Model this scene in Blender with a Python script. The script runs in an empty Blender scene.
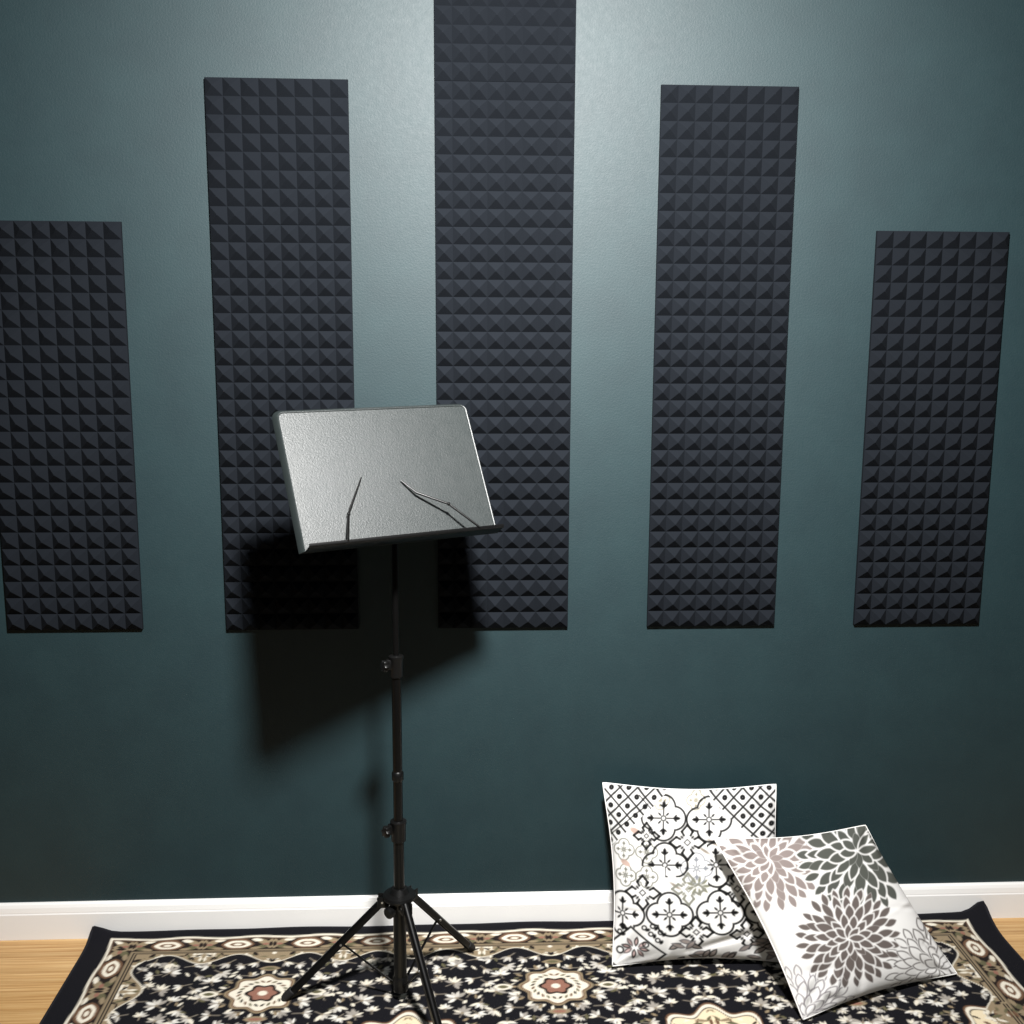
import bpy, bmesh, math, random
import numpy as np
from mathutils import Vector, Matrix

scene = bpy.context.scene
C = bpy.context.collection

# ------------------------------------------------------------------ camera
CAM = Vector((-0.1034, -2.4634, 1.4574))
YAW, PITCH, ROLL, FPX = 0.0500, 0.1676, -0.0049, 1080.0
cy, sy, cp, sp = math.cos(YAW), math.sin(YAW), math.cos(PITCH), math.sin(PITCH)
fwd = Vector((sy*cp, cy*cp, -sp)); rgt = Vector((cy, -sy, 0)); dwn = fwd.cross(rgt)
cr, sr = math.cos(ROLL), math.sin(ROLL)
r2 = rgt*cr + dwn*sr; d2 = -rgt*sr + dwn*cr
cam = bpy.data.cameras.new('camera'); co = bpy.data.objects.new('camera', cam); C.objects.link(co)
M = Matrix((r2, -d2, -fwd)).transposed().to_4x4(); M.translation = CAM
co.matrix_world = M
cam.sensor_width = 36; cam.lens = FPX/1024*36; cam.clip_start = .05
scene.camera = co

# ------------------------------------------------------------------ light
w = bpy.data.worlds.new('world'); scene.world = w; w.use_nodes = True
w.node_tree.nodes['Background'].inputs[0].default_value = (.62, .78, 1, 1)
w.node_tree.nodes['Background'].inputs[1].default_value = .035
la = bpy.data.lights.new('ceiling_lamp_light', 'AREA'); la.shape = 'DISK'; la.size = .22
la.energy = 101; la.color = (1, .985, .965); la.spread = math.radians(125)
lo = bpy.data.objects.new('ceiling_lamp_light', la); C.objects.link(lo)
lo.location = (.065, -1.55, 2.46)
lo.rotation_euler = (math.radians(52), 0, 0)
scene.view_settings.view_transform = 'Standard'; scene.view_settings.look = 'None'
scene.view_settings.exposure = 0; scene.view_settings.gamma = 1
scene.view_settings.use_curve_mapping = False

# ------------------------------------------------------------------ helpers
def tag(o, label=None, cat=None, group=None, kind=None):
    for k, v in (('label', label), ('category', cat), ('group', group), ('kind', kind)):
        if v: o[k] = v
    return o
def link(name, me, mat, parent=None, smooth=False):
    o = bpy.data.objects.new(name, me); C.objects.link(o)
    if mat: me.materials.append(mat)
    if parent: o.parent = parent
    if smooth:
        for p in me.polygons: p.use_smooth = True
    return o
def obj(name, bm, mat, parent=None, smooth=False, autosmooth=None):
    me = bpy.data.meshes.new(name); bmesh.ops.recalc_face_normals(bm, faces=bm.faces[:]); bm.to_mesh(me); bm.free()
    o = link(name, me, mat, parent, smooth)
    if autosmooth:
        for p in me.polygons: p.use_smooth = True
        me.set_sharp_from_angle(angle=math.radians(autosmooth))
    return o
def empty(name, loc):
    o = bpy.data.objects.new(name, None); C.objects.link(o); o.location = loc; o.empty_display_size = .05
    return o
def box(bm, c, s, rot=None, bevel=0):
    r = bmesh.ops.create_cube(bm, size=1); vs = r['verts']
    bmesh.ops.scale(bm, vec=s, verts=vs)
    if bevel:
        es = list({e for v in vs for e in v.link_edges})
        rb = bmesh.ops.bevel(bm, geom=es, offset=bevel, segments=2, affect='EDGES', profile=.5)
        vs = list({v for f in rb['faces'] for v in f.verts} | {v for v in vs if v.is_valid})
    if rot: bmesh.ops.rotate(bm, cent=(0, 0, 0), matrix=rot, verts=vs)
    bmesh.ops.translate(bm, vec=c, verts=vs)
    return vs
def frame_from(d):
    d = Vector(d).normalized(); a = Vector((0, 0, 1)) if abs(d.z) < .95 else Vector((1, 0, 0))
    x = a.cross(d).normalized(); y = d.cross(x)
    return Matrix((x, y, d)).transposed()
def lathe(bm, prof, base, axis=(0, 0, 1), n=28):
    """prof: list of (radius, height)"""
    F = frame_from(axis); base = Vector(base); rings = []
    for r, h in prof:
        rings.append([bm.verts.new(base + F @ Vector((r*math.cos(2*math.pi*i/n), r*math.sin(2*math.pi*i/n), h))) for i in range(n)])
    for a, b in zip(rings, rings[1:]):
        for i in range(n): bm.faces.new((a[i], a[(i+1) % n], b[(i+1) % n], b[i]))
    bm.faces.new(rings[0][::-1]); bm.faces.new(rings[-1])
def tube(bm, pts, r, n=10):
    pts = [Vector(p) for p in pts]; rings = []; up = None
    for i, p in enumerate(pts):
        d = (pts[min(i+1, len(pts)-1)] - pts[max(i-1, 0)]).normalized()
        if up is None: up = frame_from(d).col[0].copy()
        up = (up - d*up.dot(d)).normalized(); v = d.cross(up)
        rr = r[i] if isinstance(r, (list, tuple)) else r
        rings.append([bm.verts.new(p + (up*math.cos(2*math.pi*k/n) + v*math.sin(2*math.pi*k/n))*rr) for k in range(n)])
    for a, b in zip(rings, rings[1:]):
        for i in range(n): bm.faces.new((a[i], a[(i+1) % n], b[(i+1) % n], b[i]))
    bm.faces.new(rings[0][::-1]); bm.faces.new(rings[-1])
def mat(name, col=(.5, .5, .5), rough=.5, metal=0, spec=.5):
    m = bpy.data.materials.new(name); m.use_nodes = True
    b = m.node_tree.nodes['Principled BSDF']
    b.inputs['Base Color'].default_value = (*col, 1); b.inputs['Roughness'].default_value = rough
    b.inputs['Metallic'].default_value = metal; b.inputs['Specular IOR Level'].default_value = spec
    return m, m.node_tree, b
def nd(nt, t, **kw):
    n = nt.nodes.new(t)
    for k, v in kw.items():
        if k in n.inputs.keys(): n.inputs[k].default_value = v
        else: setattr(n, k, v)
    return n
def coords(nt, scale=(1, 1, 1), kind='Object'):
    tc = nd(nt, 'ShaderNodeTexCoord'); mp = nd(nt, 'ShaderNodeMapping'); mp.inputs['Scale'].default_value = scale
    nt.links.new(tc.outputs[kind], mp.inputs[0]); return mp.outputs[0]
def noise(nt, vec, scale, detail=3, rough=.5):
    n = nd(nt, 'ShaderNodeTexNoise', Scale=scale, Detail=detail, Roughness=rough); nt.links.new(vec, n.inputs['Vector']); return n.outputs['Fac']
def ramp(nt, fac, stops):
    r = nd(nt, 'ShaderNodeValToRGB'); e = r.color_ramp.elements
    while len(e) < len(stops): e.new(.5)
    for k, (p, c) in zip(e, stops): k.position = p; k.color = (*c, 1)
    nt.links.new(fac, r.inputs[0]); return r.outputs[0]
def bump(nt, b, fac, strength, dist):
    n = nd(nt, 'ShaderNodeBump', Strength=strength, Distance=dist); nt.links.new(fac, n.inputs['Height']); nt.links.new(n.outputs[0], b.inputs['Normal'])
def s2l(c): return tuple(((x/255)/12.92 if x/255 <= .04045 else ((x/255+.055)/1.055)**2.4) for x in c)

# ------------------------------------------------------------------ materials
mWall, nt, b = mat('teal_satin_paint', (.02, .05, .056), .55, 0, .46)
v = coords(nt)
nt.links.new(ramp(nt, noise(nt, v, 9, 5, .6), [(.3, (.0045, .0175, .0215)), (.7, (.0065, .022, .026))]), b.inputs['Base Color'])
rr = nd(nt, 'ShaderNodeMapRange'); rr.inputs[3].default_value = .53; rr.inputs[4].default_value = .64
nt.links.new(noise(nt, v, 70, 4, .7), rr.inputs[0]); nt.links.new(rr.outputs[0], b.inputs['Roughness'])
bump(nt, b, noise(nt, v, 230, 4, .65), .35, .0012)
mFoam, nt, b = mat('charcoal_foam', (.0062, .0078, .0105), .9, 0, .08)
bump(nt, b, noise(nt, coords(nt), 900, 2), .35, .001)
mBase, nt, b = mat('white_trim_paint', (.72, .715, .70), .35, 0, .5)
bump(nt, b, noise(nt, coords(nt), 60, 3), .05, .001)
mBlack, nt, b = mat('black_powder_coat', (.002, .002, .002), .3, 0, .25)
mPlastic, nt, b = mat('black_plastic', (.003, .003, .003), .38, 0, .25)
mRubber, nt, b = mat('black_rubber', (.01, .01, .01), .75, 0, .3)
mChrome, nt, b = mat('zinc_screw', (.55, .55, .55), .3, 1)
mTray, nt, b = mat('black_enamel_sheet', (.012, .016, .016), .42, 0, .52)
v = coords(nt)
bump(nt, b, noise(nt, v, 300, 4, .7), .5, .0010)
rt_ = nd(nt, 'ShaderNodeMapRange'); rt_.inputs[3].default_value = .34; rt_.inputs[4].default_value = .52
nt.links.new(noise(nt, v, 45, 5, .7), rt_.inputs[0]); nt.links.new(rt_.outputs[0], b.inputs['Roughness'])
mFloor, nt, b = mat('light_oak_strip_floor', (.5, .3, .12), .4, 0, .4)
v = coords(nt, (1, 1, 1))
vs_ = coords(nt, (1.2, 60, 1))
g1 = ramp(nt, noise(nt, vs_, 2.2, 6, .65), [(.34, (.36, .19, .065)), (.5, (.50, .30, .12)), (.66, (.60, .40, .19))])
br = nd(nt, 'ShaderNodeTexBrick'); br.offset = .37; br.inputs['Scale'].default_value = 1
br.inputs['Brick Width'].default_value = .9; br.inputs['Row Height'].default_value = .022
br.inputs['Mortar Size'].default_value = .0008; br.inputs['Mortar Smooth'].default_value = .3
br.inputs['Color1'].default_value = (1, 1, 1, 1); br.inputs['Color2'].default_value = (.82, .80, .76, 1); br.inputs['Mortar'].default_value = (.8, .72, .62, 1)
nt.links.new(v, br.inputs['Vector'])
mx = nd(nt, 'ShaderNodeMix', data_type='RGBA', blend_type='MULTIPLY'); mx.inputs[0].default_value = 1
nt.links.new(g1, mx.inputs[6]); nt.links.new(br.outputs['Color'], mx.inputs[7]); nt.links.new(mx.outputs[2], b.inputs['Base Color'])
def vcol_mat(name, rough, bs, bd, sheen=0):
    m, nt, b = mat(name, (1, 1, 1), rough, 0, .2)
    a = nd(nt, 'ShaderNodeVertexColor'); a.layer_name = 'pattern'
    nt.links.new(a.outputs[0], b.inputs['Base Color'])
    bump(nt, b, noise(nt, coords(nt), bs, 2), .4, bd); return m
mRug = vcol_mat('woven_rug_pile', .95, 420, .002)
mRugEdge, nt, b = mat('black_rug_binding', (.008, .008, .011), .9, 0, .2)
mCushA = vcol_mat('printed_cotton_tiles', .85, 700, .0006)
mCushB = vcol_mat('printed_cotton_flowers', .85, 700, .0006)

# ------------------------------------------------------------------ the room
bm = bmesh.new(); box(bm, (0, .05, 1.3), (7, .1, 2.6)); tag(obj('wall_back', bm, mWall), 'dark teal painted back wall', 'wall', kind='structure')
bm = bmesh.new(); box(bm, (0, -2.45, -.05), (7, 5.1, .1)); tag(obj('floor', bm, mFloor), 'light oak strip floor', 'floor', kind='structure')
# skirting with a stepped and rounded top
bm = bmesh.new(); prof = [(0, 0), (-.014, 0), (-.014, .064), (-.0125, .067), (-.0125, .069), (-.0105, .080), (-.0075, .087), (-.004, .0905), (0, .0905)]
A_ = [bm.verts.new((-3.4, y, z)) for y, z in prof]; B_ = [bm.verts.new((3.4, y, z)) for y, z in prof]
for i in range(len(prof)): j = (i+1) % len(prof); bm.faces.new((A_[i], A_[j], B_[j], B_[i]))
bm.faces.new(A_); bm.faces.new(B_[::-1])
tag(obj('baseboard_back', bm, mBase), 'white skirting board along the teal wall', 'baseboard', kind='structure')

# ------------------------------------------------------------------ acoustic foam columns
T = .3048
def foam_mesh():
    me = bpy.data.meshes.new('foam_tile'); bm = bmesh.new(); rnd = random.Random(3)
    n = 8; c = T/n; th, ph, e = .009, .0155, .0003
    hw = T/2 - e
    g = {}
    for i in range(n+1):
        for j in range(n+1):
            x = max(-hw, min(hw, -T/2 + i*c)); z = max(e, min(T-e, j*c)); g[i, j] = bm.verts.new((x, -th, z))
    for i in range(n):
        for j in range(n):
            cx, cz = -T/2+(i+.5)*c + rnd.uniform(-.0006, .0006), (j+.5)*c + rnd.uniform(-.0006, .0006); q = .0011
            y = -(th+ph) + rnd.uniform(-.0008, .0008)
            t = [bm.verts.new((cx+a, y, cz+b_)) for a, b_ in ((-q, -q), (q, -q), (q, q), (-q, q))]
            k = [g[i, j], g[i+1, j], g[i+1, j+1], g[i, j+1]]
            bm.faces.new(t)
            for a in range(4): bm.faces.new((k[a], k[(a+1) % 4], t[(a+1) % 4], t[a]))
    bk = {kk: bm.verts.new((g[kk].co.x, -.0005, g[kk].co.z)) for kk in g if kk[0] in (0, n) or kk[1] in (0, n)}
    loop = [(i, 0) for i in range(n)] + [(n, j) for j in range(n)] + [(n-i, n) for i in range(n)] + [(0, n-j) for j in range(n)]
    for a, b_ in zip(loop, loop[1:]+loop[:1]): bm.faces.new((g[a], g[b_], bk[b_], bk[a]))
    bm.faces.new([bk[a] for a in loop][::-1])
    bmesh.ops.recalc_face_normals(bm, faces=bm.faces[:]); bm.to_mesh(me); bm.free(); me.materials.append(mFoam); return me
fm = foam_mesh()
Z0 = .7655
cols = [(-2*T-.1912-.1853, 3, .004, .0, 'short charcoal pyramid foam panel at the far left, cut off by the photo edge'),
        (-T-.1853, 4, 0, .0, 'charcoal pyramid foam panel behind the left half of the music stand tray'),
        (0, 5, 0, 0, 'tallest charcoal pyramid foam panel, in the centre and reaching the top of the photo'),
        (T+.1881, 4, 0, .0, 'charcoal pyramid foam panel second from the right, above the tile print cushion'),
        (2*T+.1881+.1929, 3, 0, .0, 'short charcoal pyramid foam panel at the far right of the wall')]
for x, n, dz, rot, lab in cols:
    p = tag(empty('acoustic_foam_panel', (x, 0, Z0+dz)), lab, 'acoustic panel', 'charcoal foam panels on the teal wall')
    for k in range(n):
        t = bpy.data.objects.new('foam_tile', fm); C.objects.link(t); t.parent = p; t.location = (0, 0, k*T)

# ------------------------------------------------------------------ painting helpers (surface patterns)
def fill(colr, mask, c):
    m = np.clip(mask, 0, 1)[:, None]; colr[:] = colr*(1-m) + np.array(c)[None]*m
def aa(d, px): return np.clip(.5 - d/px, 0, 1)        # d<0 inside
def seg_d(P, a, b):
    a = np.array(a, float); b = np.array(b, float); ab = b-a
    t = np.clip(((P-a)@ab)/(ab@ab), 0, 1); return np.linalg.norm(P-(a+t[:, None]*ab), axis=1)
def leaf_d(P, c, ang, L, W):
    """almond-shaped leaf: centre c, half length L, half width W"""
    ca, sa = math.cos(ang), math.sin(ang); q = P-np.array(c)
    x = q[:, 0]*ca+q[:, 1]*sa; y = -q[:, 0]*sa+q[:, 1]*ca
    R_ = (L*L+W*W)/(2*W)
    return np.sqrt(x*x+(np.abs(y)+R_-W)**2)-R_
def ell_d(P, c, ang, a, b_):
    ca, sa = math.cos(ang), math.sin(ang); q = P-np.array(c)
    x = q[:, 0]*ca+q[:, 1]*sa; y = -q[:, 0]*sa+q[:, 1]*ca
    k = np.sqrt((x/a)**2+(y/b_)**2); return (k-1)*min(a, b_)
def set_cols(me, arr):
    at = me.color_attributes.new('pattern', 'FLOAT_COLOR', 'POINT')
    a4 = np.ones((len(arr), 4), np.float32); a4[:, :3] = arr; at.data.foreach_set('color', a4.ravel())
def grid_faces(nx, ny, off=0, flip=False):
    i = np.arange(nx-1)[None, :]; j = np.arange(ny-1)[:, None]; a = (j*nx+i+off).ravel()
    f = np.stack([a, a+1, a+nx+1, a+nx], 1)
    return f[:, ::-1] if flip else f
def mesh_np(name, V, F):
    me = bpy.data.meshes.new(name); me.vertices.add(len(V)); me.vertices.foreach_set('co', np.asarray(V, np.float32).ravel())
    me.loops.add(len(F)*4); me.loops.foreach_set('vertex_index', np.asarray(F, np.int32).ravel())
    me.polygons.add(len(F)); me.polygons.foreach_set('loop_start', np.arange(len(F), dtype=np.int32)*4)
    me.update(calc_edges=True); me.validate(); return me

# ------------------------------------------------------------------ rug
RX0, RX1, RY0, RY1 = -.985, 1.205, -.019, -1.45
def rug_color(X, Y):
    """X from the rug's left edge, Y from its back edge, metres"""
    W, D = RX1-RX0, RY0-RY1
    ex = np.minimum(X, W-X); ey = np.minimum(Y, D-Y)*1.25+.020; e = np.minimum(ex, ey)
    n = len(X)
    NAVY, CREAM, BEIGE, TAN, OLIVE, ROSE, DARK = [s2l(c) for c in ((8, 8, 14), (205, 198, 182), (128, 113, 90), (96, 71, 53), (86, 82, 60), (128, 90, 76), (24, 17, 15))]
    col = np.tile(np.array(NAVY), (n, 1)).astype(float)
    px = .0035
    rnd = random.Random(11)
    # along-edge coordinate for the borders
    horiz = ey <= ex
    s = np.where(horiz, X-W/2, Y-D/2)
    # outer flower band .05-.105
    b0, b1 = .052, .112
    inb = (e > b0) & (e < b1); fill(col, inb*1., DARK)
    per = .165; ph = np.abs(((s/per) % 1)-.5)*2; t = (e-(b0+b1)/2)/((b1-b0)/2)
    P = np.stack([ph*per/2*1000, t*30], 1)      # mm
    def bandleaf(c, ang, L, Wd, cc):
        d = leaf_d(P, c, ang, L, Wd); fill(col, aa(d, 3)*inb, cc)
    bandleaf((5, 0), 0, 34, 24, TAN); bandleaf((5, 0), 0, 27, 17, CREAM); bandleaf((4, 0), 0, 16, 9, TAN); bandleaf((2, 0), 0, 8, 4.5, CREAM)
    bandleaf((60, -10), .6, 19, 9, BEIGE); bandleaf((60, 12), -.6, 19, 9, OLIVE); bandleaf((78, 0), 1.57, 22, 10, BEIGE); bandleaf((78, 0), 1.57, 12, 5, DARK)
    bandleaf((44, -19), .2, 14, 6, CREAM); bandleaf((44, 19), -.2, 14, 6, BEIGE); bandleaf((66, 0), 0, 8, 5, ROSE)
    wav = .0025*np.sin(s*2*math.pi/per)
    for ee, ww, cc in ((b0+.0, .0028, CREAM), (b0+.0055, .0012, TAN), (b1, .0028, BEIGE), (b1+.008, .0016, BEIGE)):
        fill(col, aa(np.abs(e-ee-wav*(ee < .08))-ww, px), cc)
    # inner light band
    c0, c1 = b1+.012, .172
    inc = (e > c0) & (e < c1)
    ph2 = np.abs(((s/.325) % 1)-.5)*2*162
    edge = c1 - .040 + .045*np.cos(ph2/162*math.pi*1.0)**2
    bandm = (e > c0) & (e < edge)
    fill(col, bandm*1., BEIGE)
    Q = np.stack([ph2, (e-c0)*1000], 1)
    for _ in range(34):
        c = (rnd.uniform(0, 162), rnd.uniform(2, 50)); cc = rnd.choice([CREAM, CREAM, DARK, TAN, CREAM, NAVY, OLIVE])
        fill(col, aa(leaf_d(Q, c, rnd.uniform(0, 3.14), rnd.uniform(6, 13), rnd.uniform(2.5, 5)), 3)*bandm, cc)
    fill(col, aa(np.abs(e-edge)-.0016, px)*(e > c0), CREAM)
    # field, mirrored cells
    fld = (e > c0+.004) & (e >= edge+.002)
    per = .65; fx = np.abs(((X-W/2)/per+.5) % 1 - .5)*per*1000       # 0..325
    fy = np.minimum(Y, D-Y)*1000                                        # 0..715
    F_ = np.stack([fx, fy], 1)
    def put(d, cc, w=3.2): fill(col, aa(d, w)*fld, cc)
    def sprig(c, ang, size, k=5):
        base = [s2l((205, 202, 194)), CREAM, s2l((180, 175, 166)), s2l((140, 134, 126))]
        for i in range(k):
            a = ang + (i-(k-1)/2)*.62; L = size*rnd.uniform(.8, 1.15)
            put(leaf_d(F_, (c[0]+math.cos(a)*L*1.15, c[1]+math.sin(a)*L*1.15), a, L, L*rnd.uniform(.28, .42)), rnd.choice(base))
        put(ell_d(F_, c, 0, size*.28, size*.28), BEIGE)
        a = ang+math.pi
        dd = seg_d(F_, c, (c[0]+math.cos(a)*size*2.2, c[1]+math.sin(a)*size*1.3)); put(dd-1.2, s2l((120, 112, 100)))
    pts = []
    tries = 0
    while len(pts) < 118 and tries < 12000:
        tries += 1
        c = (rnd.uniform(4, 325), rnd.uniform(112, 715))
        if all((c[0]-q[0])**2+((c[1]-q[1])*.8)**2 > 31**2 for q in pts): pts.append(c)
    for c in pts: sprig(c, rnd.uniform(0, 6.28), rnd.uniform(8, 12.5), rnd.choice([3, 4, 5, 5, 6, 7]))
    for _ in range(90):
        c = (rnd.uniform(0, 325), rnd.uniform(120, 715)); put(leaf_d(F_, c, rnd.uniform(0, 3.14), rnd.uniform(6, 10), rnd.uniform(2.5, 4)), rnd.choice([CREAM, BEIGE, OLIVE]))
    def medallion(c, a, b_, mid=ROSE):
        q = F_-np.array(c); th = np.arctan2(q[:, 1]/b_, q[:, 0]/a); rr_ = np.hypot(q[:, 0]/a, q[:, 1]/b_)
        lob = 1+.09*np.cos(th*8)
        sc = min(a, b_)
        put((rr_-lob*1.16)*sc, NAVY); 
        for k_ in range(22):
            an = k_*2*math.pi/22
            put(leaf_d(F_, (c[0]+a*1.22*math.cos(an), c[1]+b_*1.22*math.sin(an)), an, 9, 3.6), CREAM if k_ % 2 else BEIGE)
        put((rr_-lob)*sc, BEIGE); put((rr_-lob*.93)*sc, TAN); put((rr_-lob*.87)*sc, CREAM)
        for k_ in range(24):
            an = (k_+.5)*2*math.pi/24
            put(leaf_d(F_, (c[0]+a*.66*math.cos(an), c[1]+b_*.66*math.sin(an)), an+.8, 7, 3), [TAN, OLIVE, DARK][k_ % 3])
        put((rr_-.46*(1+.12*np.cos(th*6)))*sc, DARK); put((rr_-.36*(1+.12*np.cos(th*6)))*sc, mid); put((rr_-.13)*sc, CREAM)
    medallion((0, 244), 78, 66)
    put(leaf_d(F_, (0, 150), 0, 24, 9), BEIGE); put(leaf_d(F_, (0, 150), 0, 15, 5), OLIVE)
    put(leaf_d(F_, (0, 336), 0, 26, 10), BEIGE); put(leaf_d(F_, (0, 336), 0, 16, 5), ROSE)
    put(leaf_d(F_, (118, 244), 0, 22, 11), CREAM); put(leaf_d(F_, (118, 244), 0, 13, 6), OLIVE)
    # large cream lobed medallions
    q = F_-np.array((325, 520)); th = np.arctan2(q[:, 1], q[:, 0]/1.0); rr_ = np.hypot(q[:, 0]/150, q[:, 1]/185); lob = 1+.08*np.cos(th*12)
    put((rr_-lob*1.06)*150, NAVY); put((rr_-lob)*150, TAN); put((rr_-lob*.97)*150, CREAM); put((rr_-lob*.92)*150, DARK); put((rr_-lob*.90)*150, s2l((205, 190, 160)))
    inm = rr_ < lob*.88
    for _ in range(120):
        c = (rnd.uniform(175, 325), rnd.uniform(330, 712)); cc = rnd.choice([CREAM, DARK, TAN, OLIVE, CREAM, BEIGE])
        fill(col, aa(leaf_d(F_, c, rnd.uniform(0, 3.14), rnd.uniform(8, 15), rnd.uniform(3, 5)), 3)*inm, cc)
    # plain black outer border stays
    return col
def build_rug():
    xs = np.linspace(RX0, RX1, 640)
    ys = np.concatenate([np.linspace(RY0, -.52, 185), np.linspace(-.52, RY1, 118)[1:]])
    nx, ny = len(xs), len(ys); Xg, Yg = np.meshgrid(xs, ys); X = Xg.ravel(); Y = Yg.ravel()
    c = rug_color(X-RX0, RY0-Y)
    back = RY0-Y; L_ = X-RX0; R_ = RX1-X
    z = .0085 + .0006*np.sin(X*9)*np.sin(Y*7)
    z += .0105*np.exp(-(back/.028)**2)*(1+.10*np.sin(X*11+1)+.08*np.sin(X*23))
    z += .024*np.exp(-((back/.06)**2+(R_/.028)**2)) + .010*np.exp(-((back/.05)**2+(L_/.03)**2))
    z += .005*np.exp(-(L_/.03)**2)+.006*np.exp(-(R_/.03)**2)
    V = np.stack([X, Y, z], 1); Vb = np.stack([X, Y, np.maximum(z-.0075, .0008)], 1); n = len(V)
    F = [grid_faces(nx, ny, 0, True), grid_faces(nx, ny, n)]
    top = np.arange(nx); bot = (ny-1)*nx+np.arange(nx); lf = np.arange(ny)*nx; rt = lf+nx-1
    for e, fl in ((top, 0), (bot, 1), (lf, 1), (rt, 0)):
        f = np.stack([e[:-1], e[1:], e[1:]+n, e[:-1]+n], 1); F.append(f[:, ::-1] if fl else f)
    me = mesh_np('rug', np.concatenate([V, Vb]), np.concatenate(F)); set_cols(me, np.concatenate([c, np.tile([.02, .02, .025], (n, 1))]))
    o = link('oriental_rug', me, mRug, None, True)
    tag(o, 'black oriental rug with cream floral medallions lying against the skirting board', 'rug')
    # stitched binding round the edge
    per = [(X[i], Y[i], z[i]-.0032) for i in list(top[::6])+[top[-1]]+list(rt[6::6])+[rt[-1]]]
    per2 = [(X[i], Y[i], z[i]-.0032) for i in list(lf[::6])+[lf[-1]]]+[(X[i], Y[i], z[i]-.0032) for i in list(bot[6::6])]
    bm = bmesh.new(); tube(bm, per, .0042, 8); tube(bm, per2, .0042, 8); obj('edge_binding', bm, mRugEdge, o, True)
build_rug()

# ------------------------------------------------------------------ cushions
def cushion(name, corners, thick, paint, m, n=300, sag=.045, seed=1, extra=None, label='', cat='cushion'):
    BLc, BRc, TRc, TLc = [np.array(c) for c in corners]
    a = np.linspace(0, 1, n); A, B = np.meshgrid(a, a)          # A across, B up
    a_, b_ = 2*A-1, 2*B-1
    # edges bow inward between pointed corners
    A2 = A - np.sign(a_)*sag*np.abs(a_)**1.5*(1-b_**2)**1.3; B2 = B - np.sign(b_)*sag*np.abs(b_)**1.5*(1-a_**2)**1.3
    A2 = A2[..., None]; B2 = B2[..., None]
    Pm = BLc*(1-A2)*(1-B2)+BRc*A2*(1-B2)+TRc*A2*B2+TLc*(1-A2)*B2
    u = (BRc-BLc+TRc-TLc); v = (TLc-BLc+TRc-BRc); N = np.cross(u, v); N /= np.linalg.norm(N)
    if N[1] > 0: N = -N                                          # front faces the room
    prof = ((1-a_**4)*(1-b_**4))**.55*(1-.25*(a_**2+b_**2)/2)
    prof = prof*(.35+.65*(1-a_**2*b_**2)) 
    rnd = random.Random(seed); wr = np.zeros_like(A)
    for _ in range(26):                                          # puckers running in from seam and corners
        side = rnd.choice('lrtb'); s = rnd.uniform(.04, .96); k = rnd.uniform(.012, .03); ln = rnd.uniform(.1, .26); am = rnd.uniform(-.004, .0035); sl = rnd.uniform(-.6, .6)
        d, t = {'l': (A, B), 'r': (1-A, B), 'b': (B, A), 't': (1-B, A)}[side]
        wr += am*np.exp(-((t-s-sl*d)/k)**2)*np.exp(-((d-ln*.5)/(ln*.55))**2)
    for ca, cb in ((0, 0), (1, 0), (0, 1), (1, 1)):
        da, db = np.abs(A-ca), np.abs(B-cb); r = np.hypot(da, db); th = np.arctan2(db, da)
        wr += .0035*np.cos((th-.78)*9+rnd.uniform(0, 3))*np.exp(-((r-.16)/.1)**2)
    if extra is not None: wr = wr+extra(A, B)
    edge = np.clip(np.minimum(np.minimum(A, 1-A), np.minimum(B, 1-B))/.05, 0, 1)
    hF = thick*prof + wr*edge; hB = thick*.8*prof + .004*edge*0
    VF = Pm+N*hF[..., None]; VB = Pm-N*hB[..., None]
    # rest on the rug and clear of the wall
    for V_ in (VF, VB):
        V_[..., 2] = np.maximum(V_[..., 2], .0125 + 0*V_[..., 2]); V_[..., 1] = np.minimum(V_[..., 1], -.004)
        V_[..., 1] = np.where(V_[..., 2] < .095, np.minimum(V_[..., 1], -.02), V_[..., 1])
    nn = n*n; F = [grid_faces(n, n, 0), grid_faces(n, n, nn, True)]
    me = mesh_np(name, np.concatenate([VF.reshape(-1, 3), VB.reshape(-1, 3)]), np.concatenate(F))
    colF = paint(A2.ravel(), B2.ravel(), prof.ravel()/prof.max()); colF = WHT*.8*(colF/WHT)**1.35; set_cols(me, np.concatenate([colF, np.tile([.8, .79, .77], (nn, 1))]))
    bm = bmesh.new(); bm.from_mesh(me)
    bmesh.ops.remove_doubles(bm, verts=[v for v in bm.verts if v.is_boundary], dist=1e-6)
    bm.to_mesh(me); bm.free()
    o = link(name, me, m, None, True)
    # piped seam
    idx = [(0, i) for i in range(0, n, 6)]+[(0, n-1)]+[(j, n-1) for j in range(6, n, 6)]+[(n-1, n-1)]+[(n-1, n-1-i) for i in range(6, n, 6)]+[(n-1, 0)]+[(n-1-j, 0) for j in range(6, n-1, 6)]
    pts = [VF[j, i] for j, i in idx]; pts.append(pts[0])
    bm = bmesh.new(); tube(bm, pts, .0016, 6); obj('seam', bm, mSeam, o, True)
    tag(o, label, cat); return o
WHT = np.array((.84, .83, .81))
mSeam, nt, b = mat('cotton_seam', (.72, .71, .69), .9, 0, .2)

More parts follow.
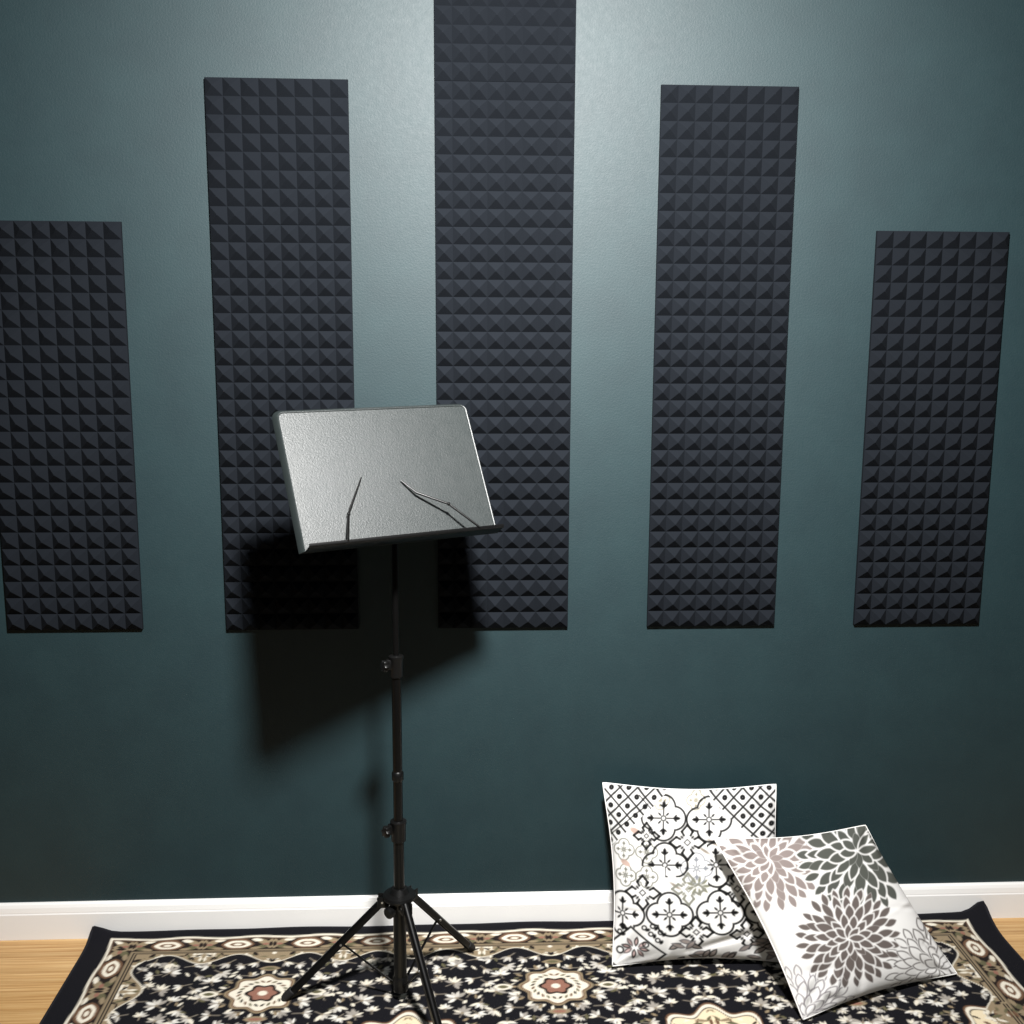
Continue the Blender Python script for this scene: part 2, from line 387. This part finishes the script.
def paint_tiles(A, B, pr):
    tl, tr, br_, bl = np.array((50, 75)), np.array((915, 80)), np.array((905, 960)), np.array((113, 975))
    A_, B_ = A[:, None], B[:, None]
    P = tl*(1-A_)*B_+tr*A_*B_+br_*A_*(1-B_)+bl*(1-A_)*(1-B_)
    P = P+pr[:, None]*np.array((42, -18))
    col = np.tile(WHT, (len(A), 1)).astype(float); K = s2l((20, 19, 21)); G = s2l((120, 118, 120)); Y_ = s2l((196, 190, 165)); R_ = s2l((196, 176, 166)); px = 7
    def st(d, w, c, mask=1.): fill(col, aa(d-w, px)*mask, c)
    def quat(c, K_, o=51, r=56, w=5, cross=True, s=1., mask=1.):
        o *= s; r *= s
        d = np.min([np.linalg.norm(P-np.array((c[0]+a, c[1]+b_)), axis=1)-r for a, b_ in ((o, 0), (-o, 0), (0, o), (0, -o))], axis=0)
        st(np.abs(d), w, K_, mask)
        if cross:
            st(np.abs(np.linalg.norm(P-np.array(c), axis=1)-11*s), 3.2, K_, mask)
            for k in range(4):
                a = k*math.pi/2; dx, dy = math.cos(a), math.sin(a); q = lambda r_, t=0: (c[0]+dx*r_*s-dy*t*s, c[1]+dy*r_*s+dx*t*s)
                st(seg_d(P, q(18), q(54)), 3.8*s, K_, mask)
                st(leaf_d(P, q(66), a, 17*s, 9*s), 0, K_, mask)
                for t in (-1, 1): st(leaf_d(P, q(58, 9*t), a+t*.9, 12*s, 5*s), 0, K_, mask)
                a2 = a+math.pi/4; st(leaf_d(P, (c[0]+math.cos(a2)*27*s, c[1]+math.sin(a2)*27*s), a2, 12*s, 5*s), 0, K_, mask)
    def star(c, K_, s=1.):
        q = P-np.array(c); st(np.abs(np.abs(q[:, 0])+np.abs(q[:, 1])-15*s)/1.4, 2.6, K_)
        for k in range(4):
            a = k*math.pi/2; dx, dy = math.cos(a), math.sin(a); g = lambda r_, t: (c[0]+dx*r_*s-dy*t*s, c[1]+dy*r_*s+dx*t*s)
            pts = [g(34, -16), g(52, -26), g(84, 0), g(52, 26), g(34, 16)]
            for p0, p1 in zip(pts, pts[1:]): st(seg_d(P, p0, p1), 5.5, K_)
            a2 = a+.785; st(ell_d(P, (c[0]+math.cos(a2)*36*s, c[1]+math.sin(a2)*36*s), a2, 9, 5), 0, K_)
    # faded tiles first
    for c in ((170, 395), (180, 520), (285, 520), (285, 400)): quat(c, s2l((134, 134, 124)), s=.50, w=3)
    for c in ((180, 460), (225, 300)): st(ell_d(P, c, .4, 26, 14), 0, R_); 
    for c in ((345, 150), (520, 150), (650, 140)): quat(c, s2l((162, 156, 138)), s=.42, w=3)
    for k in range(9):
        a = k*.7; st(leaf_d(P, (525+38*math.cos(a), 560+30*math.sin(a)), a, 20, 7), 0, s2l((150, 150, 134)))
    quat((520, 475), s2l((152, 155, 160)), s=.7, w=3)
    for c in ((420, 560), (560, 390), (600, 350)): st(ell_d(P, c, .6, 30, 7), 0, s2l((165, 157, 147)))
    # black quatrefoil tiles
    quat((365, 235), K); quat((585, 240), K)
    quat((372, 460), K, mask=((P[:, 1] < 470)+(P[:, 0] > 372)*(P[:, 1] < 520) > 0)*1.)
    quat((612, 458), K, mask=(P[:, 0] > 570)*1.)
    quat((165, 708), K); quat((390, 700), K); quat((622, 690), K); quat((840, 690), K)
    quat((840, 460), K)
    star((480, 350), K); star((265, 598), K); star((705, 575), K); star((508, 785), K, .9); star((283, 322), K, .75); star((735, 800), K, .9); star((480, 575), s2l((150, 150, 140)), .9)
    # diamond lattice corners
    def lattice(ax, ay, sx, lim):
        q = P-np.array((ax, ay)); r1 = (q[:, 0]*sx+q[:, 1]); m_ = ((r1 > -30) & (r1 < lim) & (q[:, 0]*sx > -60) & (q[:, 1] > -60))*1.
        fill(col, m_, WHT)
        p1 = (q[:, 0]+q[:, 1])/1.414; p2 = (q[:, 0]-q[:, 1])/1.414; g = 62.
        f1 = np.abs((p1/g) % 1-.5)*g; f2 = np.abs((p2/g) % 1-.5)*g
        st(np.minimum(f1, f2), 5, K, m_)
        st(np.abs(np.hypot(g/2-f1, g/2-f2)-6.5), 7, K, m_)
    lattice(95, 95, 1, 300); lattice(880, 95, -1, 330)
    for p0, p1 in (((285, 170), (95, 330)), ((240, 130), (300, 190))): st(seg_d(P, p0, p1), 3, K)
    # corner tile bottom left
    q = P-np.array((205, 905)); dm = (np.abs(q[:, 0])*.88+np.abs(q[:, 1]))
    fill(col, aa(dm-142, px), WHT); st(np.abs(dm-136)/1.3, 5, K)
    for k in range(8):
        a = k*math.pi/4+.2; st(leaf_d(P, (222+42*math.cos(a), 875+32*math.sin(a)), a, 26, 11), 0, s2l((120, 112, 112)) if k % 2 else K)
        st(leaf_d(P, (222+42*math.cos(a), 875+32*math.sin(a)), a, 16, 5), 0, s2l((200, 180, 176)))
    st(np.abs(np.linalg.norm(P-np.array((150, 890)), axis=1)-16), 4, K); st(np.abs(np.linalg.norm(P-np.array((272, 855)), axis=1)-13), 3.5, K)
    rnd = random.Random(5)
    for c in ((300, 800), (330, 830), (345, 790), (270, 770), (310, 760), (150, 800), (165, 770)):
        st(np.abs(np.linalg.norm(P-np.array(c), axis=1)-10), 3.5, K); st(ell_d(P, (c[0]+16, c[1]+10), rnd.uniform(0, 3), 12, 8), 0, K)
    # leafy band near the bottom seam
    for k in range(26):
        c = (rnd.uniform(400, 870), rnd.uniform(835, 950)); d = leaf_d(P, c, rnd.uniform(-.9, .4), 30, 11)
        st(d, 0, s2l((172, 163, 158))); st(np.abs(d), 2.6, K if k % 2 else G)
    return col
def dahlia(col, P, c, R_, fillc, px, outline=None, rot=0., seed=1):
    """layered almond petals round a centre; outline -> petals drawn as lines only"""
    rnd = random.Random(seed)
    rings = [(25, .86, .135, .062), (21, .67, .17, .074), (16, .48, .18, .080), (12, .31, .15, .070), (8, .16, .13, .062)]
    sel = np.linalg.norm(P-np.array(c), axis=1) < R_*1.15
    if not sel.any(): return
    Q = P[sel]; cc = col[sel]
    for j, (n, rc, L, W_) in enumerate(rings):
        for k in range(n):
            a = rot+j*.13+2*math.pi*(k+.5*(j % 2))/n + rnd.uniform(-.045, .045); r_ = R_*(rc+rnd.uniform(-.025, .02))
            d = leaf_d(Q, (c[0]+math.cos(a)*r_, c[1]+math.sin(a)*r_), a+rnd.uniform(-.14, .14), R_*L*rnd.uniform(.9, 1.1), R_*W_*rnd.uniform(.88, 1.1))
            m = aa(d-R_*(.024 if rnd.random() > .18 else -.004), px); cc = cc*(1-m[:, None])+WHT*m[:, None]
            if outline is None: m = aa(d, px); cc = cc*(1-m[:, None])+np.array(fillc)*m[:, None]
            else: m = aa(np.abs(d)-1.8, px); cc = cc*(1-m[:, None])+np.array(outline)*m[:, None]
    col[sel] = cc
def paint_flowers(A, B, pr):
    tl, tr, br_, bl = np.array((55, 110)), np.array((628, 60)), np.array((975, 625)), np.array((395, 800))
    A_, B_ = A[:, None], B[:, None]
    P = tl*(1-A_)*B_+tr*A_*B_+br_*A_*(1-B_)+bl*(1-A_)*(1-B_)
    P = P+pr[:, None]*np.array((52, -42))
    col = np.tile(WHT, (len(A), 1)).astype(float); px = 6
    TA, DG, MG = s2l((160, 150, 146)), s2l((108, 110, 104)), s2l((126, 118, 114))
    dahlia(col, P, (905, 600), 215, None, px, outline=s2l((100, 94, 92)), seed=4)
    dahlia(col, P, (400, 790), 200, None, px, outline=s2l((140, 134, 138)), rot=.1, seed=5)
    dahlia(col, P, (85, 330), 90, DG, px, rot=.2, seed=8)
    dahlia(col, P, (265, 185), 205, TA, px, rot=.05, seed=2)
    dahlia(col, P, (597, 150), 235, DG, px, rot=.1, seed=6)
    dahlia(col, P, (563, 478), 195, MG, px, rot=.15, seed=7)
    return col
def fold(A, B):   # slump fold low on the right side of the tile-print cushion
    d = (B-.06-.30*(A-.45)); return (-.006*np.exp(-(d/.022)**2)+.004*np.exp(-((d-.05)/.03)**2))*np.clip((A-.35)/.25, 0, 1)
cushion('cushion', [(.246, -.205, .016), (.655, -.21, .018), (.655, -.050, .383), (.237, -.050, .394)], .058, paint_tiles, mCushA, n=330, seed=4, extra=fold, sag=.035,
        label='white cushion with black tile pattern leaning against the teal wall')
cushion('cushion', [(.623, -.416, .016), (1.026, -.267, .016), (.862, -.095, .296), (.470, -.205, .326)], .056, paint_flowers, mCushB, n=330, seed=9, sag=.035,
        label='white cushion with large grey flower print leaning on the tile print cushion')

# ------------------------------------------------------------------ music stand
PX, PY = -.234, -.298
ms = tag(empty('music_stand', (PX, PY, .009)), 'black folding music stand with sheet metal tray standing on the rug', 'music stand')
def L(p): return Vector(p)-Vector((PX, PY, .009))
def sobj(name, bm, m=None, parent=ms, auto=40):
    bmesh.ops.translate(bm, vec=-Vector((PX, PY, .009)), verts=bm.verts[:])
    o = obj(name, bm, m or mBlack, parent, autosmooth=auto); return o
def pole(name, r, z0, z1, m=None):
    bm = bmesh.new(); lathe(bm, [(r-.001, z0), (r, z0+.001), (r, z1-.001), (r-.001, z1)], (PX, PY, 0)); return sobj(name, bm, m)
pole('lower_tube', .0138, .035, .262)
pole('middle_tube', .0115, .262, .42)
pole('middle_tube', .0100, .42, .79)
pole('upper_tube', .0062, .78, 1.10)
bm = bmesh.new(); lathe(bm, [(.010, .515), (.0125, .518), (.0125, .534), (.010, .537)], (PX, PY, 0)); sobj('coupling_ring', bm, mPlastic)
# lower collar holding the braces
bm = bmesh.new(); lathe(bm, [(.010, .028), (.0155, .031), (.0165, .036), (.0165, .062), (.0145, .066)], (PX, PY, 0))
col_ = sobj('lower_collar', bm, mPlastic)
def clamp(z, r):
    bm = bmesh.new(); lathe(bm, [(r, z-.030), (r+.004, z-.027), (r+.0045, z+.008), (r+.006, z+.012), (r+.006, z+.017), (r+.001, z+.019)], (PX, PY, 0))
    box(bm, (PX-r-.003, PY-.004, z), (.016, .012, .022), bevel=.002)
    c = sobj('clamp', bm, mPlastic)
    bm = bmesh.new(); ax = Vector((-.78, -.60, .12)).normalized(); F = frame_from(ax); b0 = Vector((PX-r-.004, PY-.007, z-.002))
    prof = []
    n = 36; rings = []
    for rr_, h in ((.004, 0), (.0045, .004), (.0095, .0055), (.0110, .008), (.0110, .015), (.0095, .0175), (.004, .0185)):
        ring = []
        for i in range(n):
            a = 2*math.pi*i/n; q = rr_*(1+(.16*math.cos(6*a) if rr_ > .008 else 0)); ring.append(bm.verts.new(b0+F@Vector((q*math.cos(a), q*math.sin(a), h))))
        rings.append(ring)
    for a, b_ in zip(rings, rings[1:]):
        for i in range(n): bm.faces.new((a[i], a[(i+1) % n], b_[(i+1) % n], b_[i]))
    bm.faces.new(rings[0][::-1]); bm.faces.new(rings[-1])
    k = sobj('knob', bm, mPlastic, c)
    return c
clamp(.772, .0095); clamp(.408, .0115)
# tripod hub
HZ = .250
bm = bmesh.new(); lathe(bm, [(.0150, HZ-.022), (.021, HZ-.020), (.024, HZ-.006), (.034, HZ-.002), (.036, HZ+.003), (.034, HZ+.008), (.022, HZ+.012), (.0165, HZ+.022), (.013, HZ+.023)], (PX, PY, 0))
angs = [math.radians(178), math.radians(49), math.radians(-65)]
for a in angs:
    d = Vector((math.cos(a), math.sin(a), 0)); t = Vector((-d.y, d.x, 0)); R_ = Matrix((d, t, Vector((0, 0, 1)))).transposed()
    for s in (-1, 1): box(bm, Vector((PX, PY, HZ-.008)) + d*.034 + t*s*.0095, (.026, .003, .024), R_, .001)
hub = sobj('tripod_hub', bm, mPlastic)
bm = bmesh.new(); kd = Vector((-.62, -.76, 0)).normalized(); lathe(bm, [(.004, 0), (.004, .006), (.010, .008), (.0125, .010), (.0125, .020), (.009, .023)], Vector((PX, PY, HZ-.022))+kd*.016, kd, 14); sobj('knob', bm, mPlastic, hub)
FEET = [Vector((-.480, -.289, .0)), Vector((-.080, -.118, .0)), Vector((-.133, -.497, .0))]
for a, foot in zip(angs, FEET):
    d = (Vector((foot.x, foot.y, 0))-Vector((PX, PY, 0))).normalized()
    p0 = Vector((PX, PY, HZ-.008))+d*.036; p1 = Vector((foot.x, foot.y, .019))
    ax = (p1-p0).normalized(); side = Vector((-d.y, d.x, 0)); nrm = side.cross(ax).normalized()
    if nrm.z < 0: nrm = -nrm
    Ln = (p1-p0).length; R_ = Matrix((ax, side, ax.cross(side))).transposed()
    # U-section channel leg, round back outwards
    bm = bmesh.new(); sec = []
    hw, hh, th = .0078, .0075, .0016
    for i in range(9):
        t = math.pi*i/8; sec.append((hw*math.cos(t), .002+hh*.75*math.sin(t)))
    sec = [(hw, -hh)]+sec+[(-hw, -hh)]; inn = [(-hw+th, -hh)]
    for i in range(9):
        t = math.pi-math.pi*i/8; inn.append(((hw-th)*math.cos(t), .002+(hh*.75-th)*math.sin(t)))
    inn.append((hw-th, -hh)); sec += inn
    ra = [bm.verts.new(p0-ax*.008+side*x+nrm*y) for x, y in sec]; rb = [bm.verts.new(p1-ax*.012+side*x+nrm*y) for x, y in sec]
    m_ = len(sec)
    for i in range(m_): bm.faces.new((ra[i], ra[(i+1) % m_], rb[(i+1) % m_], rb[i]))
    half = m_//2
    for i in range(half-1):
        bm.faces.new((ra[i], ra[i+1], ra[m_-2-i], ra[m_-1-i])); bm.faces.new((rb[i+1], rb[i], rb[m_-1-i], rb[m_-2-i]))
    leg = sobj('leg', bm, mBlack)
    bm = bmesh.new(); lathe(bm, [(.0075, 0), (.0098, .002), (.0102, .026), (.0088, .030), (.004, .031)][::-1] and [(.006, -.001), (.0100, .003), (.0102, .024), (.0085, .030)], p1-ax*.018, ax, 20)
    for v_ in bm.verts: v_.co.z = max(v_.co.z, .0096)
    sobj('rubber_foot', bm, mRubber, leg)
    # brace strap from the leg down to the lower collar
    q0 = p0+ax*Ln*.44 - nrm*.002; q1 = Vector((PX, PY, .050))+d*.017; ba = (q1-q0).normalized(); bl = (q1-q0).length
    Rb = Matrix((ba, side, ba.cross(side))).transposed()
    bm = bmesh.new(); box(bm, (q0+q1)/2, (bl+.008, .0058, .0022), Rb, .0006); sobj('brace', bm, mBlack)
    bm = bmesh.new()
    tube(bm, [q0-side*.0098, q0+side*.0098], .0026, 12); sobj('rivet', bm, mChrome, leg)
    # pin at the hub end of the leg
    bm = bmesh.new(); h0 = p0+Vector((0, 0, .001)); tube(bm, [h0-side*.0125, h0+side*.0125], .0024, 12); sobj('pivot_pin', bm, mChrome, hub)

# tray: shallow sheet-metal desk, tilted back and turned towards the right
TW, TH = .402, .283
ty, tt, trl = .464, .509, -.006
u = Vector((math.cos(ty), math.sin(ty), 0)); nb = Vector((-u.y, u.x, 0)); dv = Vector((0, 0, -1))*math.cos(tt)-nb*math.sin(tt)
tu = u*math.cos(trl)+dv*math.sin(trl); tv = -(-u*math.sin(trl)+dv*math.cos(trl)); tn = tu.cross(tv).normalized()
if tn.y > 0: tn = -tn
TC = Vector((-.240, -.328, 1.172))
def TP(x, y, z=0): return TC+tu*x+tv*y+tn*z
def rr_loop(hw_, hb, ht, r, n=8):
    """outline with rounded top corners"""
    pts = [(-hw_, -hb), (hw_, -hb)]
    for i in range(n+1):
        a = math.pi/2*i/n; pts.append((hw_-r+r*math.cos(a), ht-r+r*math.sin(a)))
    for i in range(n+1):
        a = math.pi/2+math.pi/2*i/n; pts.append((-hw_+r+r*math.cos(a), ht-r+r*math.sin(a)))
    return pts
bm = bmesh.new(); W2, H2 = TW/2, TH/2
loops = []
for (ex, z, r) in ((0, 0, .010), (.0010, .0014, .011), (.0028, .0020, .012), (.0046, .0004, .013), (.0100, -.0085, .018), (.0104, -.0100, .018), (.0092, -.0100, .017), (.0025, -.0022, .012), (-.001, -.0015, .010)):
    loops.append([bm.verts.new(TP(x, y, z)) for x, y in rr_loop(W2+ex, H2, H2+ex, r)])
bm.faces.new(loops[0]); bm.faces.new(loops[-1][::-1])
for a, b_ in zip(loops, loops[1:]):
    for i in range(len(a)): bm.faces.new((a[i], a[(i+1) % len(a)], b_[(i+1) % len(a)], b_[i]))
tray = sobj('tray', bm, mTray, auto=35)
# ledge along the bottom with a small turned-up lip
bm = bmesh.new(); sec = [(-.0015, 0), (.031, .0), (.033, .001), (.0335, .0025), (.0335, .0065), (.0320, .0065), (.0320, .004), (.0305, .0022), (-.0015, .0015)]
ra = [bm.verts.new(TP(-W2-.002, -H2+y-.0015, z)) for z, y in sec]; rb = [bm.verts.new(TP(W2+.004, -H2+y-.0015, z)) for z, y in sec]
for i in range(len(sec)): j = (i+1) % len(sec); bm.faces.new((ra[i], ra[j], rb[j], rb[i]))
bm.faces.new(ra); bm.faces.new(rb[::-1]); sobj('ledge', bm, mBlack, tray)
# page holders
def arm(pts, rad, pads=()):
    bm = bmesh.new(); tube(bm, [TP(*p) for p in pts], rad, 10)
    for p in pads:
        bmesh.ops.create_icosphere(bm, subdivisions=2, radius=.0038, matrix=Matrix.Translation(TP(*p)))
    return sobj('page_holder', bm, mBlack, tray)
ARMS = [([(-.128, -.139, .035), (-.106, -.078, .010), (-.101, -.068, .009), (-.063, -.004, .006)], (1,)),
        ([(.150, -.139, .035), (.098, -.082, .028), (.043, -.046, .010), (.019, -.016, .004)], (1,))]
for pts, pd in ARMS:
    arm(pts, [.0022, .0022, .0024, .0014] if len(pts) == 4 else .0015, [pts[i] for i in pd])
# tilt bracket behind the tray
bm = bmesh.new(); c0 = TP(0, -.03, -.004)
R_ = Matrix((tu, tv, tn)).transposed()
box(bm, TP(0, -.02, -.006), (.07, .10, .004), R_, .001)
for s in (-1, 1): box(bm, TP(s*.012, -.05, -.020), (.003, .05, .030), R_, .0008)
sobj('tilt_bracket', bm, mBlack)
bm = bmesh.new(); lathe(bm, [(.004, 0), (.004, .012), (.011, .014), (.012, .024), (.006, .027)], TP(.0, -.05, -.03)+tu*.014, tu, 16); sobj('tilt_knob', bm, mPlastic)
